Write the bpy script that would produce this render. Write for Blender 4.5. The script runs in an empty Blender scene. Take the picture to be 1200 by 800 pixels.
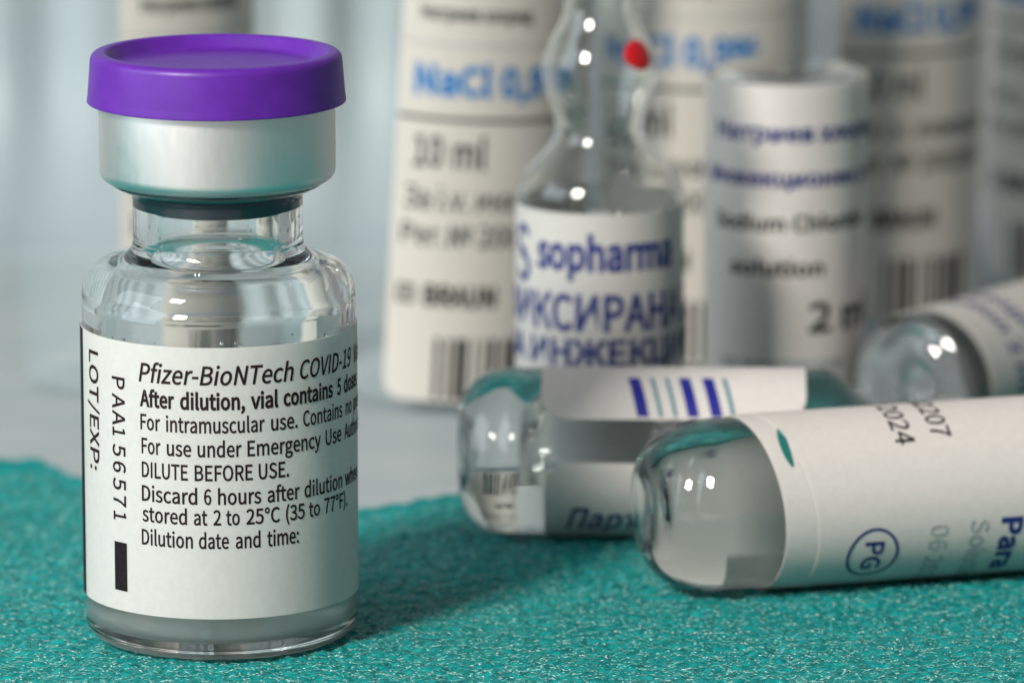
import bpy, bmesh, math, random
import numpy as np
from mathutils import Vector, Matrix, Euler

# 1 Blender unit = 1 cm (a macro photograph of small medicine vials)
sc = bpy.context.scene
COL = sc.collection
sc.unit_settings.system = 'METRIC'
sc.unit_settings.scale_length = 0.01
R_ = math.radians
random.seed(7)
rng = np.random.default_rng(11)

# ---------------------------------------------------------------- camera
cam = bpy.data.cameras.new('camera')
cam.sensor_width = 36.0
cam.lens = 206.0
cam.clip_start = 1.0
cam.clip_end = 500.0
cam.dof.use_dof = True
cam.dof.focus_distance = 33.45
cam.dof.aperture_fstop = 0.40
camo = bpy.data.objects.new('camera', cam)
COL.objects.link(camo)
camo.location = (1.70, -33.329, 8.440)
camo.rotation_euler = (R_(90 - 11.4), 0, 0)
sc.camera = camo

# ---------------------------------------------------------------- room light
w = bpy.data.worlds.new('World')
sc.world = w
w.use_nodes = True
bg = w.node_tree.nodes['Background']
bg.inputs['Color'].default_value = (0.84, 0.86, 0.86, 1)
bg.inputs['Strength'].default_value = 0.23


def area(name, loc, target, size, power, color, size_y=None):
    l = bpy.data.lights.new(name, 'AREA')
    l.energy = power
    l.color = color
    l.size = size
    if size_y:
        l.shape = 'RECTANGLE'
        l.size_y = size_y
    o = bpy.data.objects.new(name, l)
    COL.objects.link(o)
    o.location = loc
    o.rotation_euler = (Vector(target) - Vector(loc)).to_track_quat('-Z', 'Y').to_euler()
    return o


KEY = Vector((1.5, 1.0, 1.0)) + 70 * Vector((-0.60 * 0.82, -0.80 * 0.82, 0.572))
area('key_window', KEY, (1.5, 1.0, 1.0), 12.0, 52000, (1.0, 0.955, 0.89), 14.0)
area('side_window', (-52, -14, 24), (0, 2, 1), 40, 12500, (0.84, 0.93, 1.0))

vs = sc.view_settings
vs.view_transform = 'Standard'
vs.look = 'None'
vs.exposure = 0.25
vs.gamma = 1.0
vs.use_curve_mapping = False
cy = sc.cycles
cy.use_denoising = True
cy.max_bounces = 24
cy.transmission_bounces = 20
cy.transparent_max_bounces = 16
cy.glossy_bounces = 8
cy.diffuse_bounces = 5
cy.caustics_refractive = True
cy.caustics_reflective = True
cy.blur_glossy = 0.6
cy.sample_clamp_indirect = 0.0


# ---------------------------------------------------------------- materials
def principled(name, color, rough=0.5, **kw):
    m = bpy.data.materials.new(name)
    m.use_nodes = True
    b = m.node_tree.nodes['Principled BSDF']
    b.inputs['Base Color'].default_value = (*color, 1)
    b.inputs['Roughness'].default_value = rough
    for k, v in kw.items():
        b.inputs[k.replace('_', ' ')].default_value = v
    return m


def add_bump(m, scale, strength, dist=0.01, detail=3.0, stretch=(1, 1, 1), rough_var=0.0):
    nt = m.node_tree
    b = nt.nodes['Principled BSDF']
    tc = nt.nodes.new('ShaderNodeTexCoord')
    mp = nt.nodes.new('ShaderNodeMapping')
    mp.inputs['Scale'].default_value = stretch
    n = nt.nodes.new('ShaderNodeTexNoise')
    n.inputs['Scale'].default_value = scale
    n.inputs['Detail'].default_value = detail
    bp = nt.nodes.new('ShaderNodeBump')
    bp.inputs['Strength'].default_value = strength
    bp.inputs['Distance'].default_value = dist
    nt.links.new(tc.outputs['Object'], mp.inputs['Vector'])
    nt.links.new(mp.outputs['Vector'], n.inputs['Vector'])
    nt.links.new(n.outputs['Fac'], bp.inputs['Height'])
    nt.links.new(bp.outputs['Normal'], b.inputs['Normal'])
    if rough_var:
        r0 = b.inputs['Roughness'].default_value
        mr = nt.nodes.new('ShaderNodeMapRange')
        mr.inputs['To Min'].default_value = r0 - rough_var
        mr.inputs['To Max'].default_value = r0 + rough_var
        nt.links.new(n.outputs['Fac'], mr.inputs['Value'])
        nt.links.new(mr.outputs['Result'], b.inputs['Roughness'])
    return n


def mottle(m, scale, c0, c1, detail=4.0):
    """noise variation of the thing's own colour"""
    nt = m.node_tree
    b = nt.nodes['Principled BSDF']
    tc = nt.nodes.new('ShaderNodeTexCoord')
    n = nt.nodes.new('ShaderNodeTexNoise')
    n.inputs['Scale'].default_value = scale
    n.inputs['Detail'].default_value = detail
    r = nt.nodes.new('ShaderNodeValToRGB')
    r.color_ramp.elements[0].position = 0.35
    r.color_ramp.elements[0].color = (*c0, 1)
    r.color_ramp.elements[1].position = 0.65
    r.color_ramp.elements[1].color = (*c1, 1)
    nt.links.new(tc.outputs['Object'], n.inputs['Vector'])
    nt.links.new(n.outputs['Fac'], r.inputs['Fac'])
    nt.links.new(r.outputs['Color'], b.inputs['Base Color'])


def paper(name, color, trans=0.36, rough=0.42):
    m = principled(name, color, rough)
    nt = m.node_tree
    b = nt.nodes['Principled BSDF']
    out = nt.nodes['Material Output']
    add_bump(m, 60, 0.08, 0.004)
    mottle(m, 28, tuple(c * 0.955 for c in color), tuple(min(1, c * 1.02) for c in color), 6)
    t = nt.nodes.new('ShaderNodeBsdfTranslucent')
    t.inputs['Color'].default_value = (*color, 1)
    mx = nt.nodes.new('ShaderNodeMixShader')
    mx.inputs['Fac'].default_value = trans
    nt.links.new(b.outputs['BSDF'], mx.inputs[1])
    nt.links.new(t.outputs[0], mx.inputs[2])
    nt.links.new(mx.outputs['Shader'], out.inputs['Surface'])
    return m


M = {}
M['glass'] = principled('clear_glass', (0.97, 0.985, 0.98), 0.0, Transmission_Weight=1.0, IOR=1.5)
add_bump(M['glass'], 6, 0.02, 0.02, 2.0)
M['thick_glass'] = principled('ampoule_glass', (0.96, 0.98, 0.975), 0.0, Transmission_Weight=1.0, IOR=1.49)
add_bump(M['thick_glass'], 4, 0.03, 0.03, 2.0)
M['water'] = principled('clear_liquid', (1, 1, 1), 0.0, Transmission_Weight=1.0, IOR=1.333)
m = principled('vaccine_liquid', (0.93, 0.93, 0.92), 0.02, Transmission_Weight=1.0, IOR=1.335)
nt = m.node_tree
t = nt.nodes.new('ShaderNodeSubsurfaceScattering')
t.inputs['Radius'].default_value = (0.5, 0.45, 0.4)
t.inputs['Scale'].default_value = 0.6
t.inputs['Color'].default_value = (0.985, 0.945, 0.88, 1)
mx = nt.nodes.new('ShaderNodeMixShader')
mx.inputs['Fac'].default_value = 0.5
nt.links.new(nt.nodes['Principled BSDF'].outputs['BSDF'], mx.inputs[1])
nt.links.new(t.outputs[0], mx.inputs[2])
nt.links.new(mx.outputs['Shader'], nt.nodes['Material Output'].inputs['Surface'])
M['vaccine'] = m
M['label'] = paper('vial_label_paper', (0.80, 0.80, 0.775))
M['ampoule_label'] = paper('ampoule_label_paper', (0.88, 0.845, 0.815), 0.38)
M['plastic_label'] = paper('plastic_ampoule_label', (0.60, 0.57, 0.52), 0.1)
M['grey_and_shaded_label'] = paper('grey_white_and_shaded_label', (0.70, 0.69, 0.66), 0.3)  # standing ampoule's own grey; on the rear lying one it paints shade
M['cap'] = principled('purple_plastic', (0.098, 0.012, 0.31), 0.42, Specular_IOR_Level=0.45)
add_bump(M['cap'], 90, 0.10, 0.004, 3, rough_var=0.08)
mottle(M['cap'], 7, (0.090, 0.011, 0.285), (0.106, 0.014, 0.33), 6)
M['aluminium'] = principled('satin_aluminium', (0.84, 0.83, 0.81), 0.42, Metallic=1.0)
add_bump(M['aluminium'], 26, 0.17, 0.006, 4, (1, 1, 0.35), rough_var=0.07)
M['rubber'] = principled('blue_grey_rubber', (0.018, 0.055, 0.085), 0.45)
add_bump(M['rubber'], 40, 0.1, 0.005)
M['ink'] = principled('brown_black_ink', (0.014, 0.005, 0.005), 0.7, Specular_IOR_Level=0.2)
M['black_ink'] = principled('black_ink', (0.008, 0.006, 0.006), 0.65, Specular_IOR_Level=0.2)
M['grey_ink'] = principled('grey_ink', (0.035, 0.042, 0.036), 0.6, Specular_IOR_Level=0.25)
M['pale_ink'] = principled('pale_grey_ink', (0.36, 0.38, 0.38), 0.55)
M['navy_ink'] = principled('navy_ink', (0.012, 0.022, 0.16), 0.5)
M['bar_blue'] = principled('deep_blue_ink', (0.006, 0.010, 0.22), 0.5)
M['teal_ink'] = principled('teal_ink', (0.04, 0.18, 0.24), 0.5)
M['blue_ink'] = principled('bright_blue_ink', (0.0, 0.15, 0.40), 0.5)
M['teal_reflection'] = principled('painted_teal_reflection', (0.01, 0.16, 0.14), 0.4)  # colour of a reflection in the glass, laid on the label
M['red'] = principled('red_enamel', (0.55, 0.004, 0.008), 0.3)
for k in ('ink', 'black_ink', 'grey_ink', 'pale_ink', 'navy_ink', 'bar_blue', 'teal_ink', 'blue_ink', 'red'):
    c = M[k].node_tree.nodes['Principled BSDF'].inputs['Base Color'].default_value[:3]
    mottle(M[k], 45, tuple(x * 0.85 for x in c), tuple(min(1, x * 1.2 + 0.004) for x in c))
m = principled('frosted_polyethylene', (0.62, 0.69, 0.72), 0.35)
nt = m.node_tree
tp = nt.nodes.new('ShaderNodeBsdfTransparent')
tp.inputs['Color'].default_value = (0.97, 0.985, 0.99, 1)
mx = nt.nodes.new('ShaderNodeMixShader')
mx.inputs['Fac'].default_value = 0.16
nt.links.new(tp.outputs['BSDF'], mx.inputs[1])
nt.links.new(nt.nodes['Principled BSDF'].outputs['BSDF'], mx.inputs[2])
nt.links.new(mx.outputs['Shader'], nt.nodes['Material Output'].inputs['Surface'])
M['soft_plastic'] = m
M['panel'] = principled('pale_ribbed_plastic', (0.32, 0.385, 0.405), 0.5)
mottle(M['panel'], 0.35, (0.30, 0.365, 0.39), (0.35, 0.405, 0.42), 2)
M['table'] = principled('pale_table', (0.54, 0.55, 0.52), 0.55)
mottle(M['table'], 1.2, (0.325, 0.375, 0.39), (0.375, 0.415, 0.42), 3)
add_bump(M['table'], 30, 0.1, 0.004)
M['cloth'] = principled('teal_nonwoven', (0.004, 0.27, 0.24), 0.5, Specular_IOR_Level=0.15)
mottle(M['cloth'], 22, (0.001, 0.145, 0.145), (0.005, 0.305, 0.295), 5)
add_bump(M['cloth'], 70, 0.8, 0.006, 4)
M['fibre'] = principled('glossy_teal_fibre', (0.10, 0.46, 0.42), 0.16, Specular_IOR_Level=1.0)
mottle(M['fibre'], 15, (0.003, 0.20, 0.18), (0.16, 0.50, 0.46))


M['glint_fibre'] = principled('painted_glint_fibre', (0.50, 0.64, 0.61), 0.15, Specular_IOR_Level=1.0)  # sparkle of the cloth put into a whitish fibre colour
mottle(M['glint_fibre'], 25, (0.25, 0.55, 0.50), (0.70, 0.74, 0.72))


# ---------------------------------------------------------------- object helpers
def tag(o, label=None, cat=None, group=None, kind=None):
    if label: o['label'] = label
    if cat: o['category'] = cat
    if group: o['group'] = group
    if kind: o['kind'] = kind
    return o


def thing(name, label, cat, loc=(0, 0, 0), rot=None, group=None):
    o = bpy.data.objects.new(name, None)
    o.empty_display_size = 0.3
    COL.objects.link(o)
    if rot is not None:
        o.matrix_world = Matrix.Translation(loc) @ rot
    else:
        o.location = loc
    return tag(o, label, cat, group)


def link(name, me, mat, parent=None, smooth=True, angle=40):
    if mat: me.materials.append(mat)
    if smooth:
        me.polygons.foreach_set('use_smooth', [True] * len(me.polygons))
        me.set_sharp_from_angle(angle=R_(angle))
    o = bpy.data.objects.new(name, me)
    COL.objects.link(o)
    if parent: o.parent = parent
    return o


def bm_obj(name, bm, mat, parent=None, smooth=True, angle=40):
    bmesh.ops.recalc_face_normals(bm, faces=bm.faces)
    me = bpy.data.meshes.new(name)
    bm.to_mesh(me)
    bm.free()
    return link(name, me, mat, parent, smooth, angle)


def fillet(pts, n=7):
    """pts: (r, z[, radius]) -> polyline with rounded corners"""
    out = []
    for i, p in enumerate(pts):
        if len(p) < 3 or i in (0, len(pts) - 1):
            out.append((p[0], p[1])); continue
        a, b, c = Vector(pts[i - 1][:2]), Vector(p[:2]), Vector(pts[i + 1][:2])
        u, v = (a - b), (c - b)
        la, lc = u.length, v.length
        u.normalize(); v.normalize()
        ang = u.angle(v)
        d = min(p[2] / math.tan(ang / 2), la * 0.49, lc * 0.49)
        rad = d * math.tan(ang / 2)
        cen = b + (u + v).normalized() * (rad / math.sin(ang / 2))
        s, e = b + u * d - cen, b + v * d - cen
        tot = s.angle_signed(e)
        for k in range(n + 1):
            q = cen + Matrix.Rotation(-tot * k / n, 2) @ s
            out.append((q.x, q.y))
    return out


def lathe(pts, n=96, closed=False):
    bm = bmesh.new()
    rings = []
    for r, z in pts:
        if r < 1e-5:
            rings.append([bm.verts.new((0, 0, z))])
        else:
            rings.append([bm.verts.new((r * math.sin(2 * math.pi * k / n), -r * math.cos(2 * math.pi * k / n), z)) for k in range(n)])
    pairs = list(zip(rings, rings[1:]))
    if closed: pairs.append((rings[-1], rings[0]))
    for a, b in pairs:
        for k in range(n):
            k2 = (k + 1) % n
            if len(a) == 1 and len(b) == 1: continue
            if len(a) == 1: bm.faces.new((a[0], b[k], b[k2]))
            elif len(b) == 1: bm.faces.new((a[k], a[k2], b[0]))
            else: bm.faces.new((a[k], a[k2], b[k2], b[k]))
    return bm


def cyl_pt(R, s_phi, z):
    return (R * math.sin(s_phi), -R * math.cos(s_phi), z)


def label_shell(R, phi0, phi1, z0, z1, th=0.006, gap=0.003, corner=0.0, n=None):
    """a wrapped label: z0/z1 numbers or functions of phi; corner = rounded corner radius"""
    f0 = z0 if callable(z0) else (lambda p: z0)
    f1 = z1 if callable(z1) else (lambda p: z1)
    n = n or max(24, int((phi1 - phi0) / R_(2.5)))
    phis = [phi0 + (phi1 - phi0) * k / n for k in range(n + 1)]
    if corner:
        c = corner / R
        ex = [phi0 + c * (1 - math.cos(R_(90 * k / 7))) for k in range(8)] + [phi1 - c * (1 - math.cos(R_(90 * k / 7))) for k in range(8)]
        phis = sorted(set(ex + [p for p in phis if phi0 + c < p < phi1 - c]))
    bm = bmesh.new()
    cols = []
    for p in phis:
        a, b = f0(p), f1(p)
        if corner:
            d = min(p - phi0, phi1 - p) * R
            if d < corner:
                k = corner - math.sqrt(max(0, corner ** 2 - (corner - d) ** 2))
                a += k; b -= k
        ro, ri = R + gap + th, R + gap
        cols.append([bm.verts.new(cyl_pt(ro, p, a)), bm.verts.new(cyl_pt(ro, p, b)), bm.verts.new(cyl_pt(ri, p, b)), bm.verts.new(cyl_pt(ri, p, a))])
    for c0, c1 in zip(cols, cols[1:]):
        for k in range(4):
            bm.faces.new((c0[k], c1[k], c1[(k + 1) % 4], c0[(k + 1) % 4]))
    bm.faces.new(cols[0]); bm.faces.new(cols[-1][::-1])
    return bm


# ---------------------------------------------------------------- lettering
_cu = bpy.data.curves.new('type_setter', 'FONT')
try:   # Blender's own bundled interface typeface; its built-in one otherwise
    _cu.font = bpy.data.fonts.load(bpy.utils.system_resource('DATAFILES', path='fonts') + '/Noto Sans CJK Regular.woff2')
except Exception as ex:
    print('font', ex)
_to = bpy.data.objects.new('type_setter', _cu)
COL.objects.link(_to)
_cache = {}


def _raw(text, bold, shear):
    key = (text, bold, shear)
    if key in _cache: return _cache[key]
    _cu.body = text
    _cu.offset = bold
    _cu.shear = shear
    _cu.resolution_u = 3
    _cu.size = 1.0
    dg = bpy.context.evaluated_depsgraph_get()
    dg.update()
    ev = _to.evaluated_get(dg)
    me = bpy.data.meshes.new_from_object(ev)
    V = np.array([v.co[:2] for v in me.vertices]) if len(me.vertices) else np.zeros((0, 2))
    Fc = [tuple(p.vertices) for p in me.polygons]
    bpy.data.meshes.remove(me)
    _cache[key] = (V, Fc)
    return V, Fc


_H = _raw('H', 0, 0)[0]
CAP = _H[:, 1].max() - _H[:, 1].min()


def type_2d(text, cap, width=None, xscale=1.0, bold=0.0, shear=0.0):
    """flat text: cap height, left edge at u=0; fitted to width if given"""
    V, Fc = _raw(text, 0.0035 + 0.17 * bold, shear)
    V = V.copy() * (cap / CAP)
    V[:, 0] -= V[:, 0].min()
    wd = V[:, 0].max()
    k = (width / wd) if width else xscale * 1.1
    V[:, 0] *= k
    return V, Fc


def rect_2d(u0, u1, v0, v1):
    return np.array([(u0, v0), (u1, v0), (u1, v1), (u0, v1)], float), [(0, 1, 2, 3)]


def ring_2d(cx, cy, rx, ry, t, a0=0, a1=360, n=40):
    V, Fc = [], []
    for k in range(n + 1):
        a = R_(a0 + (a1 - a0) * k / n)
        V += [(cx + rx * math.cos(a), cy + ry * math.sin(a)), (cx + (rx - t) * math.cos(a), cy + (ry - t) * math.sin(a))]
    for k in range(n): Fc.append((2 * k, 2 * k + 2, 2 * k + 3, 2 * k + 1))
    return np.array(V), Fc


def print_on(pieces, R, parent, mat, name='lettering', lift=0.0025, mode='h', base=0.009):
    """pieces: list of (V, F, s0, z0): wraps flat print round a cylinder of radius R.
    mode h: reads round the girth; side: reads along the axis; down: reads down the axis"""
    bm = bmesh.new()
    for V, Fc, s0, z0 in pieces:
        if not len(V): continue
        H = V[:, 2] if V.shape[1] > 2 else np.zeros(len(V))
        if mode == 'h': P = np.stack([V[:, 0] + s0, V[:, 1] + z0], 1)
        elif mode == 'side': P = np.stack([s0 - V[:, 1], V[:, 0] + z0], 1)
        else: P = np.stack([V[:, 1] + s0, z0 - V[:, 0]], 1)
        vs_ = [bm.verts.new((x, y, h)) for (x, y), h in zip(P, H)]
        for f in Fc:
            try: bm.faces.new([vs_[i] for i in f])
            except ValueError: pass
    xs = [v.co.x for v in bm.verts]
    if xs:
        step = R * 0.07
        x = math.floor(min(xs) / step) * step + step * 0.503
        while x < max(xs):
            bmesh.ops.bisect_plane(bm, geom=bm.verts[:] + bm.edges[:] + bm.faces[:], dist=1e-7, plane_co=(x, 0, 0), plane_no=(1, 0, 0))
            x += step
    Rl = R + base + lift
    for v in bm.verts:
        p = v.co.x / R
        v.co = cyl_pt(Rl + v.co.z, p, v.co.y)
    for f in bm.faces:
        c = f.calc_center_median(); f.normal_update()
        if f.normal.x * c.x + f.normal.y * c.y < 0: f.normal_flip()
    me = bpy.data.meshes.new(name)
    bm.to_mesh(me); bm.free()
    o = link(name, me, mat, parent, smooth=False)
    if name in ('lettering', 'barcode'): o['kind'] = 'stuff'   # flat print, a joined line of small marks
    return o


# ---------------------------------------------------------------- table and backdrop panel
bm = bmesh.new()
bmesh.ops.create_cube(bm, size=1)
bmesh.ops.transform(bm, matrix=Matrix.Translation((2, -9.2, -0.034 - 0.9)) @ Matrix.Diagonal((70, 48, 1.8, 1)), verts=bm.verts)
bmesh.ops.bevel(bm, geom=bm.edges[:], offset=0.12, segments=3, affect='EDGES')
tb = bm_obj('table_top', bm, M['table'])
tag(tb, 'pale grey table top showing behind the teal drape', kind='structure')

bm = bmesh.new()
xs = np.arange(-14, 1.9, 0.045)
prof = []
for k in range(13):
    a = R_(90 * k / 12)
    prof.append((13.6 - 1.6 + 1.6 * math.sin(a), 1.6 - 1.6 * math.cos(a) - 0.024, k / 12))
prof += [(13.6, z, 1.0) for z in (2.2, 3, 4, 6, 9, 13)]
rows = []
for y, z, k in prof:
    rows.append([bm.verts.new((x, y - k * (0.055 * math.sin(x * 2 * math.pi / 0.62) + 0.05 * math.sin(x * 2 * math.pi / 1.45 + 1)), z)) for x in xs])
for a, b in zip(rows, rows[1:]):
    for k in range(len(xs) - 1): bm.faces.new((a[k], a[k + 1], b[k + 1], b[k]))
pn = bm_obj('ribbed_panel', bm, M['panel'])
tag(pn, 'pale blue grey plastic panel with soft upright ribs standing at the back', 'panel')
sol = pn.modifiers.new('thick', 'SOLIDIFY'); sol.thickness = 0.12; sol.offset = 1

# ---------------------------------------------------------------- teal drape
EDGE = np.array([(-30, 4.9), (-6, 4.75), (-2.6, 4.62), (-1.7, 4.55), (-1.42, 4.58), (-1.2, 4.1), (-0.6, 3.5), (0.1, 3.12), (0.77, 3.12),
                 (1.34, 3.55), (2.2, 4.3), (3.2, 5.1), (4.4, 5.9), (7, 6.3), (30, 6.6)])


def vnoise(x, y, seed):
    """smooth value noise"""
    r = np.random.default_rng(seed)
    T = r.random((256, 256))
    xi, yi = np.floor(x).astype(int), np.floor(y).astype(int)
    fx, fy = x - xi, y - yi
    fx = fx * fx * (3 - 2 * fx); fy = fy * fy * (3 - 2 * fy)
    g = lambda a, b: T[a % 256, b % 256]
    return (g(xi, yi) * (1 - fx) + g(xi + 1, yi) * fx) * (1 - fy) + (g(xi, yi + 1) * (1 - fx) + g(xi + 1, yi + 1) * fx) * fy - 0.5


def cloth_z(x, y):
    z = 0.023 * vnoise(x / 0.085, y / 0.065, 1) + 0.016 * vnoise(x / 0.042 + 9, y / 0.034, 2) + 0.006 * vnoise(x / 0.02, y / 0.018 + 5, 3)
    z += 0.012 * vnoise(x / 0.9 + 3, y / 0.7, 4)
    return z - 0.016


def spaced(a, b, c, d, fine, coarse):
    l = a + (b - a) * np.linspace(0, 1, coarse, endpoint=False) ** 0.7
    m_ = np.linspace(b, c, int((c - b) / fine))
    r = c + (d - c) * np.linspace(0, 1, coarse + 1)[1:] ** 1.5
    return np.concatenate([l, m_, r])


FRONT = np.array([(-30, -3.2), (-2, -3.4), (2, -4.2), (5, -7), (9, -14), (30, -16)])  # unseen front edge, slanted so the collar mirrors table left and cloth right
gx = spaced(-22, -1.9, 5.8, 26, 0.0125, 30)
gt = np.concatenate([np.linspace(0, 0.5, 24, endpoint=False), np.linspace(0.5, 1.0, 500)])
edge = np.interp(gx, EDGE[:, 0], EDGE[:, 1])
edge = edge + 0.025 * vnoise(gx / 0.35, gx * 0 + 0.5, 8) + 0.006 * vnoise(gx / 0.08, gx * 0 + 0.5, 9)
front = np.interp(gx, FRONT[:, 0], FRONT[:, 1])
X = np.repeat(gx[None, :], len(gt), 0)
Y = np.zeros_like(X)
for i, t_ in enumerate(gt):
    Y[i] = front + (-1.8 - front) * t_ / 0.5 if t_ < 0.5 else -1.8 + (edge + 1.8) * (t_ - 0.5) / 0.5
Z = cloth_z(X, Y)
# the hem lifts a little, then turns down to the table
lift_ = np.clip(1 - (edge[None, :] - Y) / 0.25, 0, 1)
Z = Z + 0.02 * lift_ ** 2
nr, nc = X.shape
Xb = np.vstack([X, X[-1:], X[-1:] * 1.0]); Yb = np.vstack([Y, Y[-1:] + 0.006, Y[-1:] - 0.05]); Zb = np.vstack([Z, Z[-1:] - 0.02, Z[-1:] * 0 - 0.030])
nr += 2
co = np.stack([Xb, Yb, Zb], -1).reshape(-1, 3)
idx = np.arange(nr * nc).reshape(nr, nc)
quads = np.stack([idx[:-1, :-1], idx[:-1, 1:], idx[1:, 1:], idx[1:, :-1]], -1).reshape(-1, 4)


def np_mesh(name, co, faces):
    me = bpy.data.meshes.new(name)
    k = faces.shape[1]
    me.vertices.add(len(co)); me.vertices.foreach_set('co', co.astype(np.float32).ravel())
    me.loops.add(faces.size); me.loops.foreach_set('vertex_index', faces.astype(np.int32).ravel())
    me.polygons.add(len(faces)); me.polygons.foreach_set('loop_start', np.arange(0, faces.size, k, dtype=np.int32))
    me.update(calc_edges=True); me.validate()
    return me


drape = link('surgical_drape', np_mesh('surgical_drape', co, quads), M['cloth'], angle=180)
tag(drape, 'teal nonwoven drape with a glittery fibrous surface under the vials', 'cloth')

# loose fibres of the nonwoven, plus pale ones that paint its glints
def fibres(NF, l0, l1, r0, r1, mat):
    u = rng.random(NF)
    fy = -1.75 + 6.0 * u ** 1.35
    fx = -1.9 + 7.6 * rng.random(NF)
    keep = fy < np.interp(fx, EDGE[:, 0], EDGE[:, 1]) - 0.08
    fx, fy = fx[keep], fy[keep]
    n = len(fx)
    ang = rng.normal(0, 0.6, n)
    ln = rng.uniform(l0, l1, n)
    rad = rng.uniform(r0, r1, n)
    bend = rng.normal(0, 0.004, n)
    SEG, SID = 3, 5
    cs, fs = [], []
    pts = np.zeros((n, SEG, 3))
    for k in range(SEG):
        t_ = k / (SEG - 1) - 0.5
        px = fx + np.cos(ang) * ln * t_ - np.sin(ang) * bend * (1 - 4 * t_ * t_)
        py = fy + np.sin(ang) * ln * t_ + np.cos(ang) * bend * (1 - 4 * t_ * t_)
        pts[:, k] = np.stack([px, py, cloth_z(px, py) + 0.0025 + 0.002 * (1 - 4 * t_ * t_)], -1)
    side = np.stack([-np.sin(ang), np.cos(ang), np.zeros(n)], -1)
    up = np.array([0, 0, 1.0])
    ring = []
    for k in range(SEG):
        for j in range(SID):
            a = 2 * math.pi * j / SID
            ring.append(pts[:, k] + (side * math.cos(a) + up * math.sin(a)) * rad[:, None] * (1.0, 0.45)[k != 1])
    V = np.stack(ring, 1).reshape(-1, 3)
    f = []
    for k in range(SEG - 1):
        for j in range(SID):
            f.append((k * SID + j, k * SID + (j + 1) % SID, (k + 1) * SID + (j + 1) % SID, (k + 1) * SID + j))
    Fq = (np.array(f)[None] + (np.arange(n) * SEG * SID)[:, None, None]).reshape(-1, 4)
    fb = link('fibre', np_mesh('fibre', V, Fq), mat, drape, angle=180)
    fb['kind'] = 'stuff'


fibres(46000, 0.010, 0.036, 0.0012, 0.0034, M['fibre'])
fibres(8500, 0.008, 0.024, 0.0016, 0.0034, M['glint_fibre'])

# ---------------------------------------------------------------- vaccine vial
vial = thing('vaccine_vial', 'upright clear glass vaccine vial with purple cap and printed white label', 'vial')
outer = [(0, 0.035), (0.46, 0.03, 0.05), (0.60, 0.0, 0.05), (0.792, 0.0, 0.15), (0.792, 2.175, 0.29), (0.492, 2.245, 0.11), (0.492, 2.60, 0.05), (0.62, 2.66, 0.04), (0.62, 2.98, 0.03)]
inner = [(0.365, 2.98, 0.03), (0.365, 2.20, 0.12), (0.70, 2.09, 0.22), (0.70, 0.085, 0.15), (0.30, 0.078, 0.05), (0, 0.10)]
bm_obj('glass_body', lathe(fillet(outer + inner), 128), M['glass'], vial)
liq = [(0, 0.097), (0.30, 0.075, 0.05), (0.703, 0.082, 0.15), (0.703, 0.78), (0.66, 0.745), (0, 0.735)]
bm_obj('liquid', lathe(fillet(liq), 96), M['vaccine'], vial)
# tiny drops clinging inside the neck and shoulder
bm = bmesh.new()
for k in range(46):
    a = random.uniform(-math.pi, math.pi)
    r_ = random.choice((0.005, 0.007, 0.009, 0.013)) * random.uniform(0.8, 1.2)
    if random.random() < 0.5: rr, z = 0.364, random.uniform(2.26, 2.47)
    else: rr, z = 0.699, random.uniform(1.80, 1.87)
    d0 = bmesh.ops.create_icosphere(bm, subdivisions=2, radius=r_)
    bmesh.ops.transform(bm, matrix=Matrix.Translation(cyl_pt(rr, a, z)) @ Matrix.Diagonal((1, 1, random.uniform(0.9, 1.5), 1)), verts=d0['verts'])
dr = bm_obj('droplets', bm, M['water'], vial)
dr['kind'] = 'stuff'
stop = [(0, 2.495), (0.30, 2.495, 0.02), (0.367, 2.505, 0.02), (0.367, 2.985), (0.60, 2.985), (0.60, 3.09), (0, 3.09)]
bm_obj('stopper', lathe(fillet(stop), 96), M['rubber'], vial)
fer = [(0.505, 2.695), (0.53, 2.672, 0.02), (0.683, 2.672, 0.10), (0.683, 3.17, 0.03), (0.60, 3.17), (0.60, 3.10), (0.63, 3.09), (0.625, 2.72), (0.51, 2.71)]
bm_obj('crimp_seal', lathe(fillet(fer), 128, True), M['aluminium'], vial)
cap = [(0.60, 3.175), (0.70, 3.172, 0.01), (0.735, 3.130, 0.012), (0.747, 3.134, 0.012), (0.741, 3.18, 0.02), (0.722, 3.418, 0.055), (0.640, 3.424, 0.03), (0.575, 3.345, 0.05), (0.20, 3.338), (0, 3.338)]
bm_obj('flip_cap', lathe([(0, 3.175)] + fillet(cap), 128), M['cap'], vial)
RV = 0.793
lab = bm_obj('label', label_shell(RV, R_(-93), R_(128), 0.262, 1.842), M['label'], vial)
RL = RV
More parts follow.
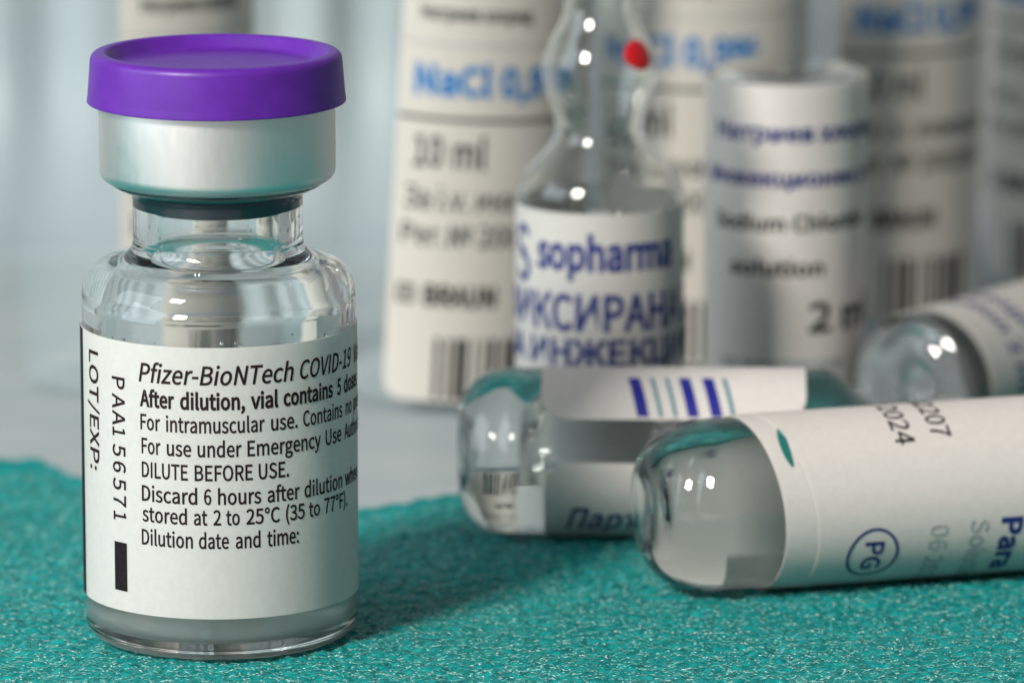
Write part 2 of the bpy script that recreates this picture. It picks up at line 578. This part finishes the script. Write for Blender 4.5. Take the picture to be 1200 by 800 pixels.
# dark stripe down the label's edge
print_on([(*rect_2d(0, 0.225, 0, 1.575), RL * R_(-91), 0.2645)], RL, lab, M['black_ink'], 'edge_stripe')
k_ = RL / 0.803
LINES = [
    (1.629, 0.106, 0.012, 0.20, [('Pfizer-BioNTech', -0.447, 0.485), ('COVID-19', 0.529, 1.03), ('Vaccine', 1.09, 1.5)]),
    (1.487, 0.090, 0.052, 0, [('After', -0.441, -0.222), ('dilution,', -0.187, 0.185), ('vial', 0.218, 0.384), ('contains', 0.417, 0.796), ('5', 0.84, 0.885), ('doses', 0.92, 1.17)]),
    (1.351, 0.088, 0.014, 0, [('For', -0.439, -0.31), ('intramuscular', -0.273, 0.299), ('use.', 0.338, 0.509), ('Contains', 0.548, 0.898), ('no', 0.943, 1.04), ('preservative', 1.08, 1.6)]),
    (1.212, 0.088, 0.014, 0, [('For', -0.433, -0.309), ('use', -0.27, -0.125), ('under', -0.088, 0.163), ('Emergency', 0.197, 0.684), ('Use', 0.725, 0.886), ('Authorization', 0.925, 1.45)]),
    (1.0735, 0.088, 0.014, 0, [('DILUTE', -0.433, -0.146), ('BEFORE', -0.106, 0.226), ('USE.', 0.261, 0.449)]),
    (0.935, 0.088, 0.014, 0, [('Discard', -0.435, -0.093), ('6', -0.054, -0.012), ('hours', 0.026, 0.275), ('after', 0.313, 0.52), ('dilution', 0.554, 0.893), ('when', 0.93, 1.17)]),
    (0.815, 0.086, 0.014, 0, [('stored', -0.433, -0.154), ('at', -0.114, -0.036), ('2', -0.002, 0.042), ('to', 0.071, 0.149), ('25°C', 0.186, 0.389), ('(35', 0.427, 0.555), ('to', 0.586, 0.673), ('77°F).', 0.71, 0.96)]),
    (0.678, 0.088, 0.014, 0, [('Dilution', -0.439, -0.121), ('date', -0.086, 0.085), ('and', 0.124, 0.268), ('time:', 0.309, 0.512)]),
]
for z, capH, bold, shear, words in LINES:
    pcs = []
    for wd, a, b in words:
        V, Fc = type_2d(wd, capH, width=(b - a) * k_, bold=bold, shear=shear)
        pcs.append((V, Fc, a * k_, z))
    print_on(pcs, RL, lab, M['ink'])
V, Fc = type_2d('LOT/EXP:', 0.115, width=0.70, bold=0.01)
print_on([(V, Fc, -0.915 * k_, 1.745)], RL, lab, M['ink'], mode='down')
pcs = []
for i, ch in enumerate('PAA156571'):
    V, Fc = type_2d(ch, 0.100, xscale=0.92 if ch != '1' else 0.8, bold=0.006)
    pcs.append((V, Fc, -0.655 * k_, 1.632 - i * 0.0985))
print_on(pcs, RL, lab, M['ink'], mode='down')
print_on([(*rect_2d(0, 0.10, 0, 0.285), -0.652 * k_, 0.380)], RL, lab, M['black_ink'], 'index_mark')


# ---------------------------------------------------------------- glass ampoules
def ampoule_glass(R, L, neck_r=0.26, bulb_r=0.36, stem_r=0.19, base_r=0.22, base_h=0.34, wall=0.022, floor=0.13, blunt=False):
    def upper(dr, n=10):
        ctl = [(L, R), (L + 0.40, neck_r), (L + 0.80, bulb_r), (L + 1.20, stem_r), (L + 2.1, stem_r * 0.8)]
        o = []
        for (z0, r0), (z1, r1) in zip(ctl, ctl[1:]):
            for k in range(n):
                t_ = k / n
                s_ = t_ * t_ * (3 - 2 * t_)
                o.append((r0 + (r1 - r0) * s_ - dr, z0 + (z1 - z0) * t_))
        return o
    out = [(0, 0.035), (base_r * 0.45, 0.025), (base_r * 0.8, 0.004)]
    out += [(base_r + (R - base_r) * math.sin(R_(a)), base_h * (1 - math.cos(R_(a)))) for a in range(0, 91, 9)]
    up_o = upper(0)
    zt = L + 2.1
    tip = stem_r * 0.8
    if blunt:   # a closed tube with a flat rounded top
        inn = [(0, floor + 0.05), (base_r, floor + 0.03)] + [(base_r + (R - wall - base_r) * math.sin(R_(a)), floor + base_h * 0.9 * (1 - math.cos(R_(a)))) for a in range(0, 91, 9)]
        for lst, r, zt in ((out, R, L + 0.06), (inn, R - wall, L + 0.02)):
            lst += [(r - 0.10 + 0.10 * math.cos(R_(a)), zt - 0.10 + 0.10 * math.sin(R_(a))) for a in range(0, 91, 15)] + [(0, zt)]
        return out, inn
    out += up_o + [(tip * math.cos(R_(a)), zt + tip * math.sin(R_(a))) for a in range(0, 91, 15)]
    ri = R - wall
    bi = base_r * 1.15
    inn = [(0, floor + 0.05), (bi * 0.5, floor + 0.03)] + [(bi + (ri - bi) * math.sin(R_(a)), floor + base_h * 0.9 * (1 - math.cos(R_(a)))) for a in range(0, 91, 9)]
    inn += upper(wall)
    ti = tip - wall
    inn += [(ti * math.cos(R_(a)), zt + ti * math.sin(R_(a))) for a in range(0, 91, 30)]
    out[-1] = (0, out[-1][1]); inn[-1] = (0, inn[-1][1])
    return out, inn


def two_shells(out, inn, n=96):
    bm = lathe(out, n)
    bmesh.ops.recalc_face_normals(bm, faces=bm.faces)
    b2 = lathe(inn, n)
    bmesh.ops.recalc_face_normals(b2, faces=b2.faces)
    bmesh.ops.reverse_faces(b2, faces=b2.faces)
    me = bpy.data.meshes.new('t'); b2.to_mesh(me); b2.free()
    bm.from_mesh(me); bpy.data.meshes.remove(me)
    return bm


def ampoule(name, label, R, L, loc, rot, fill_to, group='glass ampoules', **kw):
    t = thing(name, label, 'ampoule', loc, rot, group)
    out, inn = ampoule_glass(R, L, **kw)
    bm = two_shells(out, inn)
    me = bpy.data.meshes.new('glass_body'); bm.to_mesh(me); bm.free()
    link('glass_body', me, M['thick_glass'], t, angle=60)
    lq = [(max(r + 0.004, 0) if r > 1e-5 else 0, z - 0.004) for r, z in inn if z < fill_to and r >= 0]
    lq += [(lq[-1][0], fill_to), (lq[-1][0] * 0.9, fill_to - 0.02), (0, fill_to - 0.025)]
    bm_obj('liquid', lathe(lq, 72), M['water'], t)
    return t


def lying(yaw):
    y = R_(yaw)
    zc = Vector((math.cos(y), math.sin(y), 0))
    yc = Vector((-math.sin(y), math.cos(y), 0))
    xc = yc.cross(zc)
    return Matrix((xc, yc, zc)).transposed().to_4x4()


# --- front ampoule, lying
RB = 0.52
B = ampoule('glass_ampoule', 'lying white labelled ampoule in front with circled letters and date digits', RB, 2.82, (2.488, 0.87, RB), lying(17), 3.2, base_r=0.22, base_h=0.36)
bl = bm_obj('label', label_shell(RB, R_(-118), R_(150), lambda p: 0.56 + 0.10 * math.cos(p - R_(30)), 2.66), M['ampoule_label'], B)
bl2 = bm_obj('label', label_shell(RB, R_(-114), R_(146), lambda p: 0.72 + 0.15 * math.cos(p - R_(30)), 2.64, gap=0.0100, th=0.003), M['ampoule_label'], B)
bl2['label'] = 'upper layer of the wrapped label, printed with the date and the circled letters'


bl.location.z = bl2.location.z = 0.07


def col(text, capH, s0, t0, R, bold=0.0, track=1.0, shear=0):
    V, Fc = type_2d(text, capH, bold=bold, xscale=track, shear=shear)
    return (V, Fc, s0, t0)


print_on([col('12 2024', 0.12, RB * R_(-117), 1.40, RB, 0.004, 1.05)], RB, bl2, M['black_ink'], base=0.0135)
print_on([col('AB2207', 0.12, RB * R_(-118), 1.64, RB, 0.004, 1.0)], RB, bl2, M['black_ink'], base=0.0135)
print_on([(*ring_2d(RB * R_(30), 1.22, 0.19, 0.165, 0.018), 0, 0), col('PG', 0.115, RB * R_(30) - 0.10, 1.165, RB, 0.03, 1.05)], RB, bl2, M['navy_ink'], base=0.0135)
print_on([col('06 2023', 0.11, RB * R_(10), 1.57, RB, 0.0, 1.0)], RB, bl2, M['pale_ink'], base=0.0135)
print_on([col('Solution', 0.11, RB * R_(8), 1.83, RB, 0.01, 1.0)], RB, bl2, M['pale_ink'], base=0.0135)
print_on([col('Para', 0.125, RB * R_(8), 2.03, RB, 0.07, 1.1)], RB, bl2, M['navy_ink'], base=0.0135)

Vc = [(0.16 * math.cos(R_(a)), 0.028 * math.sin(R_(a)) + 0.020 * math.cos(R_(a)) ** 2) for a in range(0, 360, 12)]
print_on([(np.array(Vc), [tuple(range(30))], RB * R_(-52), 0.70)], RB, bl, M['teal_reflection'], 'painted_reflection')  # teal reflection in the glass, painted as a flat sliver on the label
# --- middle ampoule, lying behind it
RA = 0.52
A = ampoule('glass_ampoule', 'lying ampoule with blue bar stripes, its bare glass end towards the capped vial', RA, 2.28, (1.36, 2.512, RA), lying(-1.5), 2.7, base_r=0.20, base_h=0.30)
al = bm_obj('label', label_shell(RA, R_(-4), R_(92), 0.55, 2.17, corner=0.16), M['ampoule_label'], A)
al2 = bm_obj('label', label_shell(RA, R_(246), R_(326), 0.53, 2.17, corner=0.16), M['ampoule_label'], A)
pcs, thin = [], []
for x0, wd in ((735.5, 13.5), (761, 4), (778, 4), (794, 13), (821, 13), (844.5, 4.5)):
    t0 = (x0 - 600) / 187.0 + 0.34
    wd /= 187.0
    V = np.array([(0, 0), (wd, 0), (wd - 0.062, 0.32), (-0.062, 0.32)], float)
    V[:, 0] += 0.062
    (pcs if wd > 0.04 else thin).append((V, [(0, 1, 2, 3)], RA * R_(-36 + 360), t0))
for p in pcs: print_on([p], RA, al2, M['bar_blue'], 'bar', mode='side')
for p in thin: print_on([p], RA, al2, M['teal_ink'], 'bar', mode='side')
print_on([(*type_2d('Парт. № 0', 0.20, xscale=0.62, shear=0.35, bold=0.012), RA * R_(52), 0.68)], RA, al, M['navy_ink'], mode='side')

# --- small ampoule lying at the back right
RC = 0.50
Cc = ampoule('glass_ampoule', 'short ampoule lying end-on behind the front one, round glass base facing out', RC, 2.0, (4.27, 4.35, RC), lying(52), 2.5, base_r=0.26, base_h=0.24)
cl = bm_obj('label', label_shell(RC, R_(0.5), R_(359.8), 0.30, 1.95), M['grey_and_shaded_label'], Cc)  # shade at the back right put into a greyer label colour
print_on([col('инжекционен разтвор', 0.15, RC * R_(-150), 0.85, RC, 0.02), col('Solution 2 ml', 0.13, RC * R_(-130), 0.60, RC, 0.03), col('ampoule', 0.12, RC * R_(-60), 1.2, RC, 0.02)], RC, cl, M['navy_ink'])

# --- standing ampoule with the red dot
RS = 0.535
S = ampoule('glass_ampoule', 'standing ampoule with a red dot on its neck and navy lettering', RS, 1.93, (2.265, 3.92, 0), None, 1.7, neck_r=0.285, bulb_r=0.375, stem_r=0.23)
sl = bm_obj('label', label_shell(RS, R_(-172), R_(172), 0.30, 1.86), M['grey_and_shaded_label'], S)
print_on([(*type_2d('sopharma', 0.205, width=0.98, bold=0.075), -0.45, 1.50),
          (*ring_2d(-0.60, 1.655, 0.085, 0.10, 0.045, 20, 300), 0, 0), (*ring_2d(-0.60, 1.475, 0.085, 0.10, 0.045, 200, 480), 0, 0)], RS, sl, M['navy_ink'])
print_on([(*type_2d('ФИКСИРАНА ВОДА', 0.225, xscale=0.72, bold=0.045), -0.86, 1.105)], RS, sl, M['navy_ink'])
print_on([(*type_2d('ЗА ИНЖЕКЦИИ', 0.165, xscale=0.95, bold=0.045), -0.86, 0.875)], RS, sl, M['navy_ink'])
print_on([(*type_2d('Разтвор 2 ml', 0.13, xscale=0.9, bold=0.01), -0.6, 0.62)], RS, sl, M['navy_ink'])
# red break mark: a small dome of enamel on the bulb
bm = bmesh.new()
bmesh.ops.create_uvsphere(bm, u_segments=24, v_segments=12, radius=1)
ph = R_(44)
for v in bm.verts: v.co = Vector((v.co.x * 0.118, v.co.y * 0.012, v.co.z * (0.095 + 0.015 * v.co.x)))
for v in bm.verts:   # bend the thin dot round the glass
    z = v.co.z + 2.84
    t_ = min(max((z - 2.73) / 0.40, 0), 1)
    r_ = 0.375 + (0.23 - 0.375) * t_ * t_ * (3 - 2 * t_) + 0.003
    v.co = cyl_pt(r_ - v.co.y, ph + v.co.x / 0.36, z)
bm_obj('break_mark', bm, M['red'], S)

# --- standing ampoule with the long white label
RW = 0.53
W = ampoule('glass_tube', 'standing blunt glass tube in a tall white label with rows of small navy text', RW, 2.46, (3.53, 5.3, 0), None, 2.1, blunt=True)
wl = bm_obj('label', label_shell(RW, R_(-175), R_(176), 0.10, 2.47), M['ampoule_label'], W)
for z, tx, c_, mt, s0, xs_ in ((2.10, 'Натриев хлорид', 0.11, 'navy_ink', -0.55, 1.0), (1.80, 'Инжекционен р-р', 0.105, 'navy_ink', -0.62, 1.0),
                              (1.50, 'Sodium Chloride', 0.10, 'grey_ink', -0.56, 0.95), (1.20, 'solution', 0.10, 'grey_ink', -0.42, 1.1), (0.82, '2 ml', 0.19, 'grey_ink', 0.13, 1.0),
                              (0.56, 'за инжекции', 0.09, 'pale_ink', -0.5, 1.0)):
    print_on([(*type_2d(tx, c_, xscale=xs_ * 1.05, bold=0.065), s0, z)], RW, wl, M[mt])


# ---------------------------------------------------------------- plastic ampoules in a row
RN = 0.83
nbody = fillet([(0, 0.06), (0.55, 0.04, 0.1), (RN - 0.03, 0.0, 0.14), (RN, 3.9, 0.5), (0.32, 4.55, 0.2), (0.30, 4.95, 0.05)]) + [(0.30, 5.0), (0, 5.0)]
ntw = bmesh.new()
bmesh.ops.create_cube(ntw, size=1)
bmesh.ops.transform(ntw, matrix=Matrix.Translation((0, 0, 5.55)) @ Matrix.Diagonal((1.1, 0.16, 1.1, 1)), verts=ntw.verts)
bmesh.ops.bevel(ntw, geom=ntw.edges[:], offset=0.07, segments=3, affect='EDGES')
first = thing('plastic_ampoule', 'frosted plastic saline ampoule just right of the capped vial, blue NaCl print fully visible', 'plastic ampoule', group='plastic saline ampoules in a row')
bm_obj('plastic_body', lathe(nbody, 96), M['soft_plastic'], first)
bm_obj('twist_tab', ntw, M['soft_plastic'], first)
nl = bm_obj('label', label_shell(RN, 0, 1.80 / RN, 0.10, 3.75, corner=0.14), M['plastic_label'], first)


def nprint(items, mat, **kw):
    print_on(items, RN, nl, M[mat], **kw)


nprint([(*type_2d('Натриев хлорид', 0.095, width=0.78, bold=0.05), 0.14, 2.745)], 'grey_ink')
nprint([(*rect_2d(0.01, 1.7, 0, 0.016), 0, 2.57)], 'pale_ink', name='rule_line')
nprint([(*type_2d('NaCl 0,9%', 0.19, width=1.16, bold=0.08), 0.12, 2.235)], 'blue_ink')
nprint([(*rect_2d(0.01, 1.7, 0, 0.030), 0, 2.05)], 'grey_ink', name='rule_line')
nprint([(*type_2d('10 ml', 0.205, width=0.50, bold=0.035), 0.14, 1.735)], 'grey_ink')
nprint([(*type_2d('За i.v. инжекция', 0.155, width=1.30, bold=0.02), 0.09, 1.44)], 'grey_ink')
nprint([(*type_2d('Рег.№ 20020811', 0.145, width=1.30, bold=0.02), 0.08, 1.19)], 'grey_ink')
V1, F1 = type_2d('B', 0.085, bold=0.05)
nprint([(*rect_2d(0.07, 0.195, 0, 0.135), 0, 0.775)], 'black_ink', name='square_emblem')
print_on([(V1, F1, 0.10, 0.80)], RN, nl, M['plastic_label'], lift=0.0050)
nprint([(*type_2d('BRAUN', 0.135, width=0.50, bold=0.08), 0.265, 0.775)], 'black_ink')
bars = []
x = 0.36
r2 = random.Random(3)
while x < 1.1:
    wd = r2.choice((0.02, 0.035, 0.05, 0.075))
    bars.append((*rect_2d(0, wd, 0, 0.43), x, 0.12))
    x += wd + r2.choice((0.02, 0.03, 0.045))
nprint(bars, 'black_ink', name='barcode')


def copy_tree(o, parent=None):
    c = o.copy()
    COL.objects.link(c)
    if parent: c.parent = parent
    for ch in list(o.children): copy_tree(ch, c)
    return c


SPOTS = [
    ((1.23, 6.90), -31, 3.3, None),
    ((-0.96, 7.30), -3, 0.4, 'frosted plastic saline ampoule half hidden behind the purple capped vial'),
    ((3.02, 8.20), -58, 0.3, 'frosted plastic saline ampoule behind the standing ampoule with the red dot'),
    ((4.34, 9.85), -19, 0.6, 'frosted plastic saline ampoule in shade right of the tall white labelled ampoule'),
    ((6.18, 11.1), -80, 0.0, 'frosted plastic saline ampoule standing last in the row, cut by the frame edge'),
]
for i, ((x, y), ph, tilt, lb) in enumerate(SPOTS):
    o = first if i == 0 else copy_tree(first)
    if lb: o['label'] = lb
    o.location = (x, y, -0.03)
    o.rotation_euler = Euler((0, R_(tilt), R_(ph)), 'XYZ')
    # lean first in the row's own plane, then turn about the upright axis
    o.rotation_euler = (Matrix.Rotation(R_(tilt), 3, 'Y') @ Matrix.Rotation(R_(ph), 3, 'Z')).to_euler()

bpy.data.objects.remove(_to)
bpy.data.curves.remove(_cu)
